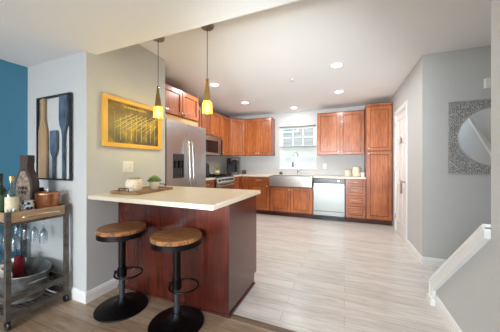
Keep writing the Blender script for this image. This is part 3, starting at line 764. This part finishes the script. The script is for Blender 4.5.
# ------------------------------------------------------------------ paddle wall art
pa = thing('paddle_wall_art', 'black metal frame holding three decorative oars above the bar cart', 'wall art', (-2.455, YA-.001, 1.42))
hw, hh = .257, .385
b = new(); k = .014
for q in ((-hw, -hw+k, -hh, hh), (hw-k, hw, -hh, hh), (-hw+k, hw-k, -hh, -hh+k), (-hw+k, hw-k, hh-k, hh)): box(b, q[0], q[1], -.028, -.008, q[2], q[3], .001)
for sx in (-1, 1):
    for sz in (-1, 1): box(b, sx*(hw-.012)-.004, sx*(hw-.012)+.004, -.010, 0, sz*(hh-.05)-.004, sz*(hh-.05)+.004)
obj('frame', b, plain('blackened_metal', (44, 48, 54), .5, metal=.4, var=.3, scale=40), pa)
def oar(pts, m, name='paddle'):
    full = pts + [(-u, v) for u, v in pts[::-1]]
    return full
def mk(cx, half, m, sub=None):
    full = [(cx+u, v) for u, v in half] + [(cx-u, v) for u, v in half[::-1]]
    b = new(); prism(b, full, XZ, -.026, -.012)
    return obj('paddle', b, m, pa)
pm_tan = wood('tan_paddle_wood', [(.3, (150, 118, 84)), (.7, (190, 158, 120))], .6)
pm_blue = plain('weathered_slate_paint', (72, 88, 104), .6, var=.35, scale=14, stretch=(1, 1, .5))
mk(-.165, [(.028, .37), (.026, .20), (.028, .16), (.045, .12), (.058, .07), (.062, 0), (.064, -.37)], pm_tan)
mk(.005, [(.046, .065), (.048, .05), (.052, -.10), (.040, -.14), (.013, -.18), (.010, -.37)], pm_blue)
mk(.150, [(.052, .37), (.056, .30), (.058, .16), (.05, .11), (.022, .06), (.013, .01), (.011, -.37)], pm_blue)

# ------------------------------------------------------------------ pendants
gm, t_, bb = base_mat('amber_bottle_glass'); bb.inputs['Base Color'].default_value = lin((112, 84, 34)); bb.inputs['Roughness'].default_value = .15; bb.inputs['Coat Weight'].default_value = .5
ym = bpy.data.materials.new('yellow_glass_shade'); ym.use_nodes = True; t_ = ym.node_tree; t_.nodes.remove(t_.nodes['Principled BSDF'])
tl = nd(t_, 'ShaderNodeBsdfTranslucent'); tl.inputs[0].default_value = lin((250, 222, 120)); tr_ = nd(t_, 'ShaderNodeBsdfTransparent'); tr_.inputs[0].default_value = lin((255, 240, 165))
gl = nd(t_, 'ShaderNodeBsdfGlossy'); gl.inputs['Roughness'].default_value = .08
m1 = nd(t_, 'ShaderNodeMixShader'); m1.inputs[0].default_value = .35; m2 = nd(t_, 'ShaderNodeMixShader'); m2.inputs[0].default_value = .08
t_.links.new(tr_.outputs[0], m1.inputs[1]); t_.links.new(tl.outputs[0], m1.inputs[2]); t_.links.new(m1.outputs[0], m2.inputs[1]); t_.links.new(gl.outputs[0], m2.inputs[2]); t_.links.new(m2.outputs[0], t_.nodes['Material Output'].inputs[0])
M['bulb'] = glow('glowing_bulb', (255, 244, 205), 11)
M['bronze'] = metal('dark_nickel', (160, 150, 140), .35)
def pendant(label, x, y):
    t = thing('pendant_lamp', label, 'pendant lamp', (x, y, ZH-.0005), 0, 'amber bottle pendants over the peninsula')
    b = new(); lathe(b, [(0, 0), (.062, 0), (.062, -.012), (.055, -.020), (.012, -.024), (0, -.024)], 32); obj('canopy', b, 'bronze', t, True)
    b = new(); tube(b, [(0, 0, -.02), (0, 0, -.50)], .003, 6); obj('cord', b, 'gasket', t, True)
    b = new(); lathe(b, [(0, -.49), (.012, -.49), (.014, -.53), (.016, -.56), (.022, -.60), (.031, -.675), (.034, -.70), (0, -.70)], 28); obj('bottle_neck', b, gm, t, True)
    b = new(); lathe(b, [(.034, -.695), (.043, -.708), (.044, -.72), (.045, -.81), (.043, -.81), (.042, -.72), (.041, -.71), (.032, -.699)], 32); sh = obj('glass_shade', b, ym, t, True)
    b = new(); lathe(b, [(0, -.701), (.012, -.701), (.014, -.72), (.026, -.745), (.028, -.765), (.018, -.79), (0, -.798)], 20); obj('bulb', b, 'bulb', t, True)
    l = bpy.data.lights.new('pendant_light', 'POINT'); l.energy = 3.0; l.color = (1, .82, .24); l.shadow_soft_size = .03
    lo = bpy.data.objects.new('pendant_light', l); C.objects.link(lo); lo.parent = t; lo.location = (0, 0, -.84)
pendant('amber bottle pendant lamp hanging in front of the framed chart', -1.735, 1.785)
pendant('amber bottle pendant lamp hanging in front of the wall cabinets', -1.165, 1.80)

# ------------------------------------------------------------------ recessed lights
M['diff'] = glow('lit_diffuser', (255, 250, 240), 6)
def downlight(label, x, y, z, watts, first=None, seen=True):
    t = thing('recessed_light', label, 'ceiling light', (x, y, z), 0, 'recessed ceiling lights' if seen else 'added unseen recessed lights over the dining area')
    b = new(); lathe(b, [(.066, -.0005), (.092, -.0005), (.092, -.004), (.078, -.010), (.066, -.008)], 36, closed=True); obj('trim_ring', b, 'trim', t, True)
    b = new(); lathe(b, [(0, -.001), (.066, -.001), (.066, -.004), (0, -.004)], 36); obj('diffuser', b, 'diff', t, True)
    l = bpy.data.lights.new('recessed_lamp', 'AREA'); l.shape = 'DISK'; l.size = .13; l.energy = watts; l.color = (1, .985, .97)
    lo = bpy.data.objects.new('recessed_lamp', l); C.objects.link(lo); lo.parent = t; lo.location = (0, 0, -.012)
for x, y, lab in ((-.09, 3.157, 'large bright recessed ceiling light nearest the stairs'), (-.085, 4.338, 'recessed ceiling light in front of the pantry'),
                  (-1.055, 5.19, 'recessed ceiling light directly in front of the window'), (-1.913, 4.38, 'recessed ceiling light near the diagonal corner cabinet'),
                  (-1.93, 3.19, 'recessed ceiling light nearest the refrigerator, behind a pendant')):
    downlight(lab, x, y, ZH, DOWN_W*(.55 if y > 5 else 1))
for x, y in ((-2.0, -.6), (-.2, -.6), (-2.0, -2.2), (-.2, -2.2)):  # ceiling lights added out of view to brighten the dining side
    downlight('added recessed light over the dining area, unseen behind the camera', x, y, ZL, DIN_W, seen=False)
sd = thing('sprinkler_head', 'small metal sprinkler head in the middle of the kitchen ceiling', 'sprinkler', (-.726, 3.427, ZH-.0005))
b = new(); lathe(b, [(0, 0), (.035, 0), (.033, -.004), (.012, -.006), (.01, -.02), (0, -.02)], 24); obj('escutcheon', b, 'plate', sd, True)
b = new(); tube(b, [(0, 0, -.018), (0, 0, -.035)], .006, 8); lathe(b, [(0, -.035), (.016, -.035), (.016, -.038), (0, -.038)], 12); obj('deflector', b, 'nickel', sd, True)

# ------------------------------------------------------------------ mirror on the stair wall
mi = thing('carved_mirror', 'square carved silver grey framed round mirror on the stair wall', 'mirror', (1.485, YR-.001, 1.472))
S = .397; RC = .315
cv, t_, bb = base_mat('carved_silver_grey')
v = coords(t_); vo = nd(t_, 'ShaderNodeTexVoronoi', feature='DISTANCE_TO_EDGE'); t_.links.new(v, vo.inputs['Vector']); vo.inputs['Scale'].default_value = 62
n2 = noise(t_, v, 70, 3)
ad = nd(t_, 'ShaderNodeMath', operation='ADD'); t_.links.new(vo.outputs['Distance'], ad.inputs[0])
ms = nd(t_, 'ShaderNodeMath', operation='MULTIPLY'); t_.links.new(n2, ms.inputs[0]); ms.inputs[1].default_value = .25; t_.links.new(ms.outputs[0], ad.inputs[1])
t_.links.new(ramp(t_, ad.outputs[0], [(.14, (206, 206, 204)), (.24, (164, 164, 164)), (.36, (104, 104, 106))]), bb.inputs['Base Color'])
inv_ = nd(t_, 'ShaderNodeMath', operation='SUBTRACT'); inv_.inputs[0].default_value = 1; t_.links.new(ad.outputs[0], inv_.inputs[1])
bump(t_, bb, inv_.outputs[0], 1.0, .012); bb.inputs['Roughness'].default_value = .5
b = new(); N = 64
def sqp(a):
    c, s_ = math.cos(a), math.sin(a); k = S/max(abs(c), abs(s_)); return c*k, s_*k
ring = []
for i in range(N):
    a = 2*PI*i/N+PI/4*0
    q = sqp(a); r = (RC*math.cos(a), RC*math.sin(a))
    ring.append([b.verts.new((q[0], -.001, q[1])), b.verts.new((q[0], -.026, q[1])), b.verts.new((r[0], -.026, r[1])), b.verts.new((r[0], -.001, r[1]))])
for i in range(N):
    A, B = ring[i], ring[(i+1) % N]
    for k in range(4): b.faces.new((A[k], A[(k+1) % 4], B[(k+1) % 4], B[k]))
obj('carved_frame', b, cv, mi)
b = new(); tube(b, [(RC*math.cos(2*PI*k/64), -.026, RC*math.sin(2*PI*k/64)) for k in range(64)], .006, 8, closed=True)
for q in ((-S, -S), (S, -S), (S, S), (-S, S)): pass
tube(b, [(-S, -.026, -S), (S, -.026, -S), (S, -.026, S), (-S, -.026, S)], .005, 6, closed=True)
obj('bead_rim', b, plain('silver_bead', (178, 178, 178), .4, metal=.4), mi, True)
b = new(); lathe(b, [(0, 0), (RC, 0), (RC, .004), (0, .004)], 64); bmesh.ops.transform(b, matrix=Matrix.Translation((0, -.012, 0)) @ Matrix.Rotation(PI/2, 4, 'X'), verts=b.verts)
mm_, t_, bb = base_mat('mirror_glass'); bb.inputs['Metallic'].default_value = 1; bb.inputs['Roughness'].default_value = .02; bb.inputs['Base Color'].default_value = (.86, .87, .88, 1)
obj('mirror_glass', b, mm_, mi)
dch = thing('door_chime', 'white door chime box high on the stair wall above the mirror', 'door chime', (1.49, YR-.001, 2.04))
obj('housing', bx(-.10, .10, -.05, 0, -.055, .055, bev=.006), 'plate', dch)
b = new()
for k in range(5): box(b, -.085, .085, -.0525, -.0495, -.04+k*.018, -.034+k*.018)
obj('grille', b, 'trim', dch)

# ------------------------------------------------------------------ bar cart
CX0, CX1, CY0, CY1 = -2.885, -2.195, .835, 1.235
ca = thing('bar_cart', 'weathered wood and dark metal bar cart by the blue wall', 'bar cart', ((CX0+CX1)/2, (CY0+CY1)/2, 0))
hx, hy = (CX1-CX0)/2, (CY1-CY0)/2; p = .03
M['cartmetal'] = plain('weathered_gunmetal', (92, 86, 80), .5, metal=.4, var=.2, scale=25)
M['cartwood'] = wood('pale_cart_wood', [(.3, (142, 110, 82)), (.7, (190, 158, 124))], .55, grain=(2, 2, 20))
for sx in (-1, 1):
    for sy in (-1, 1):
        x0 = sx*hx-(p if sx > 0 else 0); y0 = sy*hy-(p if sy > 0 else 0)
        obj('post', bx(x0, x0+p, y0, y0+p, .065, .838, bev=.002), 'cartmetal', ca)
        t_c = new(); cx, cy = x0+p/2, y0+p/2
        box(t_c, cx-.012, cx+.012, cy-.014, cy+.014, .045, .0648, .002)
        m = Matrix.Translation((cx, cy-.011, .031)) @ Matrix.Rotation(-PI/2, 4, 'X')
        wb = new(); lathe(wb, [(0, 0), (.026, 0), (.030, .004), (.030, .018), (.026, .022), (0, .022)], 20)
        bmesh.ops.transform(wb, matrix=m, verts=wb.verts); me_ = bpy.data.meshes.new('t'); wb.to_mesh(me_); wb.free(); t_c.from_mesh(me_)
        obj('caster', t_c, 'black', ca, True)
b = new()
box(b, -hx+p, hx-p, -hy+.004, hy-.004, .78, .795)
box(b, -hx+p, hx-p, -hy+.002, -hy+.018, .765, .832, .003); box(b, -hx+p, hx-p, hy-.018, hy-.002, .765, .832, .003)
box(b, hx-.022, hx-.004, -hy+p, hy-p, .757, .832, .003); box(b, -hx+.004, -hx+.022, -hy+p, hy-p, .757, .832, .003)
obj('tray_top', b, 'cartwood', ca)
b = new(); tube(b, smooth_pts([(hx-.004, -hy+.08, .79), (hx+.02, -hy+.085, .79), (hx+.035, -hy+.11, .795), (hx+.045, 0, .80), (hx+.035, hy-.11, .795), (hx+.02, hy-.085, .79), (hx-.004, hy-.08, .79)], 4), .007, 8); obj('push_handle', b, 'nickel', ca, True)
for zz in ((.186, .224), (.738, .756)):
    b = new()
    box(b, hx-.024, hx-.006, -hy+p, hy-p, *zz); box(b, -hx+.006, -hx+.024, -hy+p, hy-p, *zz)
    box(b, -hx+p, hx-p, hy-.024, hy-.006, *zz); box(b, -hx+p, hx-p, -hy+.006, -hy+.024, *zz)
    obj('rail', b, 'cartmetal', ca)
b = new()
box(b, hx-.028, hx-.004, -hy+p, hy-p, .064, .105); box(b, -hx+.004, -hx+.028, -hy+p, hy-p, .064, .105)
box(b, -hx+p, hx-p, hy-.028, hy-.004, .064, .105); box(b, -hx+p, hx-p, -hy+.004, -hy+.028, .064, .105)
for k in range(9): yy = -hy+.05+k*.0375; box(b, -hx+.028, hx-.028, yy, yy+.012, .086, .094)
obj('lower_shelf', b, 'cartmetal', ca)
b = new()
for (y0, y1) in ((-hy+p, hy-p),):
    tube(b, [(-hx+.015, y0, .10), (-hx+.015, y1, .75)], .005, 6); tube(b, [(-hx+.015, y0, .75), (-hx+.015, y1, .10)], .005, 6)
for k in range(2):
    xa = hx-p-.0; xb = hx-.22
    tube(b, [(xa, hy-.015, .105 if k else .20), (xb, hy-.015, .20 if k else .105)], .005, 6)
obj('cross_brace', b, 'cartmetal', ca)
b = new()
for k in range(5):
    xx = -hx+.07+k*.135; tube(b, [(xx, -hy+.02, .728), (xx, hy-.02, .728)], .004, 6)
obj('glass_rack', b, 'cartmetal', ca)

# hanging stem glasses
M['glass'] = clear_glass('drinking_glass', (246, 250, 252), .16, .03)
def wineglass(x, y, z, first=[None]):
    lab = {0: 'hanging stem glass under the cart top nearest the blue wall'}
    if first[0] is None:
        b = new()   # upside down: foot at z=0 top, bowl below
        lathe(b, [(0, 0), (.034, 0), (.034, -.002), (.006, -.008), (.004, -.02), (.004, -.085), (.010, -.095), (.022, -.115), (.028, -.145), (.028, -.185), (.025, -.215), (.0238, -.215), (.0267, -.185), (.0267, -.145), (.021, -.117), (0, -.098)], 24)
        o = obj('wine_glass', b, 'glass', None, True); first[0] = o
        tag(o, 'x', 'glass', 'stem glasses hanging under the cart top'); o.location = (x, y, z)
    else:
        o = first[0].copy(); C.objects.link(o); o.location = (x, y, z)
    return o
cxm, cym = (CX0+CX1)/2, (CY0+CY1)/2
gpos = [(-hx+.1375+j*.135, -.09+k*.18) for j in range(4) for k in range(2)]
cols_ = ['nearest the blue wall', 'second from the blue wall', 'third from the blue wall', 'nearest the push handle']
rows_ = ['front', 'back']
for i, (gx, gy) in enumerate(gpos):
    o = wineglass(cxm+gx, cym+gy, .7515-.0195)
    o['label'] = 'hanging stem glass, %s, %s of its row' % (cols_[i//2], rows_[i % 2])

# galvanised tub
tb = thing('galvanized_tub', 'oval galvanized metal tub on the lower cart shelf', 'tub', (cxm+.02, cym, .106))
b = new(); lathe(b, [(0, 0), (.80, 0), (.83, .004), (.98, .205), (1.0, .21), (1.0, .217), (.975, .217), (.96, .205), (.81, .012), (0, .012)], 56, sx=.305, sy=.176)
M['galv'] = plain('galvanized_zinc', (140, 144, 144), .38, metal=.7, var=.25, scale=14)
obj('tub_body', b, 'galv', tb, True)
for s in (-1, 1):
    b = new(); tube(b, smooth_pts([(s*.275, -.05, .15), (s*.305, -.04, .165), (s*.305, .04, .165), (s*.275, .05, .15)], 4), .006, 8); obj('handle', b, 'galv', tb, True)
# wire handled red lantern, floral pot in the tub
ln = thing('red_tin_lantern', 'dark red tin with tall wire loop handle standing in the tub', 'lantern', (-2.66, 1.10, .119))
b = new(); lathe(b, [(0, 0), (.032, 0), (.034, .01), (.034, .245), (.03, .25), (0, .245)], 24); obj('tin', b, plain('dark_red_tin', (112, 22, 30), .35, var=.15), ln, True)
b = new(); tube(b, smooth_pts([(-.034, 0, .235), (-.042, 0, .32), (0, 0, .39), (.042, 0, .32), (.034, 0, .235)], 5), .003, 6); obj('wire_handle', b, 'blackm', ln, True)
fm, t_, bb = base_mat('red_floral_print'); v = coords(t_); vo = nd(t_, 'ShaderNodeTexVoronoi'); t_.links.new(v, vo.inputs['Vector']); vo.inputs['Scale'].default_value = 26
t_.links.new(ramp(t_, vo.outputs['Distance'], [(.22, (150, 38, 40)), (.34, (120, 84, 60)), (.42, (232, 228, 222))]), bb.inputs['Base Color'])
fp = thing('floral_pitcher', 'white pitcher with red floral print standing in the tub', 'pitcher', (-2.56, .95, .119))
b = new(); lathe(b, [(0, 0), (.045, 0), (.06, .05), (.062, .14), (.045, .20), (.05, .235), (.046, .235), (.041, .20), (0, .19)], 28); obj('jug', b, fm, fp, True)
b = new(); tube(b, smooth_pts([(.05, .01, .21), (.09, .02, .19), (.09, .02, .11), (.06, .01, .08)], 4), .007, 8); obj('handle', b, fm, fp, True)
gb = thing('glass_bottle', 'clear glass bottle standing in the tub behind the pitcher', 'bottle', (-2.70, 1.04, .119))
b = new(); lathe(b, [(0, 0), (.036, 0), (.038, .01), (.038, .19), (.014, .24), (.013, .33), (.0115, .33), (.0125, .24), (.036, .19), (.036, .012), (0, .01)], 24); obj('bottle_body', b, 'glass', gb, True)

# things on the cart top
ZB = .7955
def bottle(label, x, y, r, h, glassm, capm, labelm, neck=.35):
    t = thing('bottle', label, 'bottle', (x, y, ZB))
    hb = h*(1-neck)
    b = new(); lathe(b, [(0, 0), (r*.9, 0), (r, .008), (r, hb*.9), (r*.8, hb), (r*.38, hb+h*.07), (r*.36, h*.93), (0, h*.93)], 28); obj('bottle_body', b, glassm, t, True)
    b = new(); lathe(b, [(0, h*.88), (r*.42, h*.88), (r*.42, h), (0, h)], 20); obj('cap', b, capm, t, True)
    b = new(); lathe(b, [(r*1.005, hb*.15), (r*1.02, hb*.15), (r*1.02, hb*.78), (r*1.005, hb*.78)], 28, closed=True); obj('bottle_label', b, labelm, t, True)
    return t
gold = metal('gold_foil', (206, 170, 104), .35)
lbl = plain('cream_paper_label', (216, 206, 178), .6)
bottle('clear pale green bottle with gold capped neck on the cart top', -2.30, .908, .037, .295, clear_glass('pale_green_glass', (176, 206, 196), .3), gold, lbl, .38)
bottle('dark green bottle at the near corner of the cart top', -2.43, .895, .037, .315, plain('dark_green_glass', (22, 44, 26), .1), 'black', plain('green_label', (60, 84, 50), .6), .38)
ws = thing('bottle_shaped_sign', 'dark wooden bottle shaped wine sign on the bar cart', 'sign', (-2.475, 1.075, ZB), .30)
half = [(.078, 0.001), (.080, .02), (.080, .22), (.072, .26), (.048, .31), (.034, .34), (.032, .39), (.036, .392), (.036, .44), (.034, .46)]
b = new(); prism(b, half+[(-u, v) for u, v in half[::-1]], XZ, -.03, .03)
obj('bottle_case', b, wood('dark_brown_bottle_wood', [(.3, (44, 32, 28)), (.7, (82, 64, 54))], .5), ws)
half = [(.062, .02), (.064, .21), (.055, .25), (.033, .295), (.020, .325)]
b = new(); prism(b, half+[(-u, v) for u, v in half[::-1]], XZ, -.034, -.0305)
obj('face_panel', b, plain('cork_grey_face', (146, 126, 112), .7, var=.3, scale=45), ws)
text('lettering', 'WINE', .038, 'black', ws, (0, -.0355, .185), (PI/2, 0, 0))
text('lettering', 'TIME', .038, 'black', ws, (0, -.0355, .148), (PI/2, 0, 0))
bk = thing('copper_ice_bucket', 'round copper bucket with bronze clips on the cart top', 'bucket', (-2.293, 1.130, ZB))
cop = metal('brushed_copper', (206, 140, 100), .38, stretch=(1, 1, 30))
b = new(); lathe(b, [(0, 0), (.070, 0), (.074, .008), (.079, .135), (.081, .138), (.075, .138), (.070, .012), (0, .01)], 40); obj('bucket_body', b, cop, bk, True)
b = new(); lathe(b, [(0, .1385), (.083, .1385), (.083, .148), (.070, .154), (0, .156)], 40); ld = obj('lid', b, cop, bk, True)
b = new(); lathe(b, [(0, .156), (.006, .156), (.006, .165), (.012, .170), (.009, .178), (0, .179)], 16); obj('lid_knob', b, 'nickel', ld, True)
for a in (-.6, 2.5):
    b = new(); c_, s_ = math.cos(a), math.sin(a); box(b, .079*c_-.006, .079*c_+.006, .079*s_-.006, .079*s_+.006, .10, .142, .002); obj('clip', b, 'nickel', bk)
bm_, t_, bb = base_mat('blue_black_print'); v = coords(t_); vo = nd(t_, 'ShaderNodeTexVoronoi'); t_.links.new(v, vo.inputs['Vector']); vo.inputs['Scale'].default_value = 34
t_.links.new(ramp(t_, vo.outputs['Distance'], [(.25, (34, 44, 66)), (.4, (120, 150, 170)), (.5, (226, 228, 230))]), bb.inputs['Base Color']); bb.inputs['Roughness'].default_value = .25
def mug(label, x, y, r, h, m, a):
    t = thing('printed_mug', label, 'mug', (x, y, ZB), a)
    b = new(); lathe(b, [(0, 0), (r*.9, 0), (r, .006), (r, h), (r*.93, h), (r*.92, .01), (0, .008)], 28); obj('cup', b, m, t, True)
    b = new(); tube(b, smooth_pts([(r*.97, 0, h*.8), (r*1.5, 0, h*.75), (r*1.5, 0, h*.3), (r*.97, 0, h*.22)], 4), .005, 8); obj('handle', b, m, t, True)
mug('blue and white patterned mug in front of the bottle shaped sign', -2.32, 1.012, .038, .095, bm_, -1.9)
def tumbler(label, x, y, r, h):
    b = new(); lathe(b, [(0, 0), (r*.85, 0), (r, h), (r*.94, h), (r*.8, .012), (0, .012)], 24); o = obj('tumbler', b, 'glass', None, True); o.location = (x, y, ZB); tag(o, label, 'glass')
tumbler('short clear tumbler between the gold capped bottle and the mug', -2.255, .958, .026, .06)
tumbler('short clear tumbler at the near edge of the cart top', -2.245, .885, .024, .055)
jr = thing('stoppered_jar', 'small clear jar with dark stopper behind the copper bucket', 'jar', (-2.455, 1.165, ZB))
b = new(); lathe(b, [(0, 0), (.035, 0), (.037, .01), (.037, .10), (.024, .125), (.022, .135), (.020, .135), (.034, .10), (.034, .01), (0, .008)], 24); obj('glass_jar', b, 'glass', jr, True)
b = new(); lathe(b, [(0, .136), (.024, .136), (.026, .15), (.016, .158), (.014, .18), (0, .182)], 20); obj('stopper', b, 'blackm', jr, True)
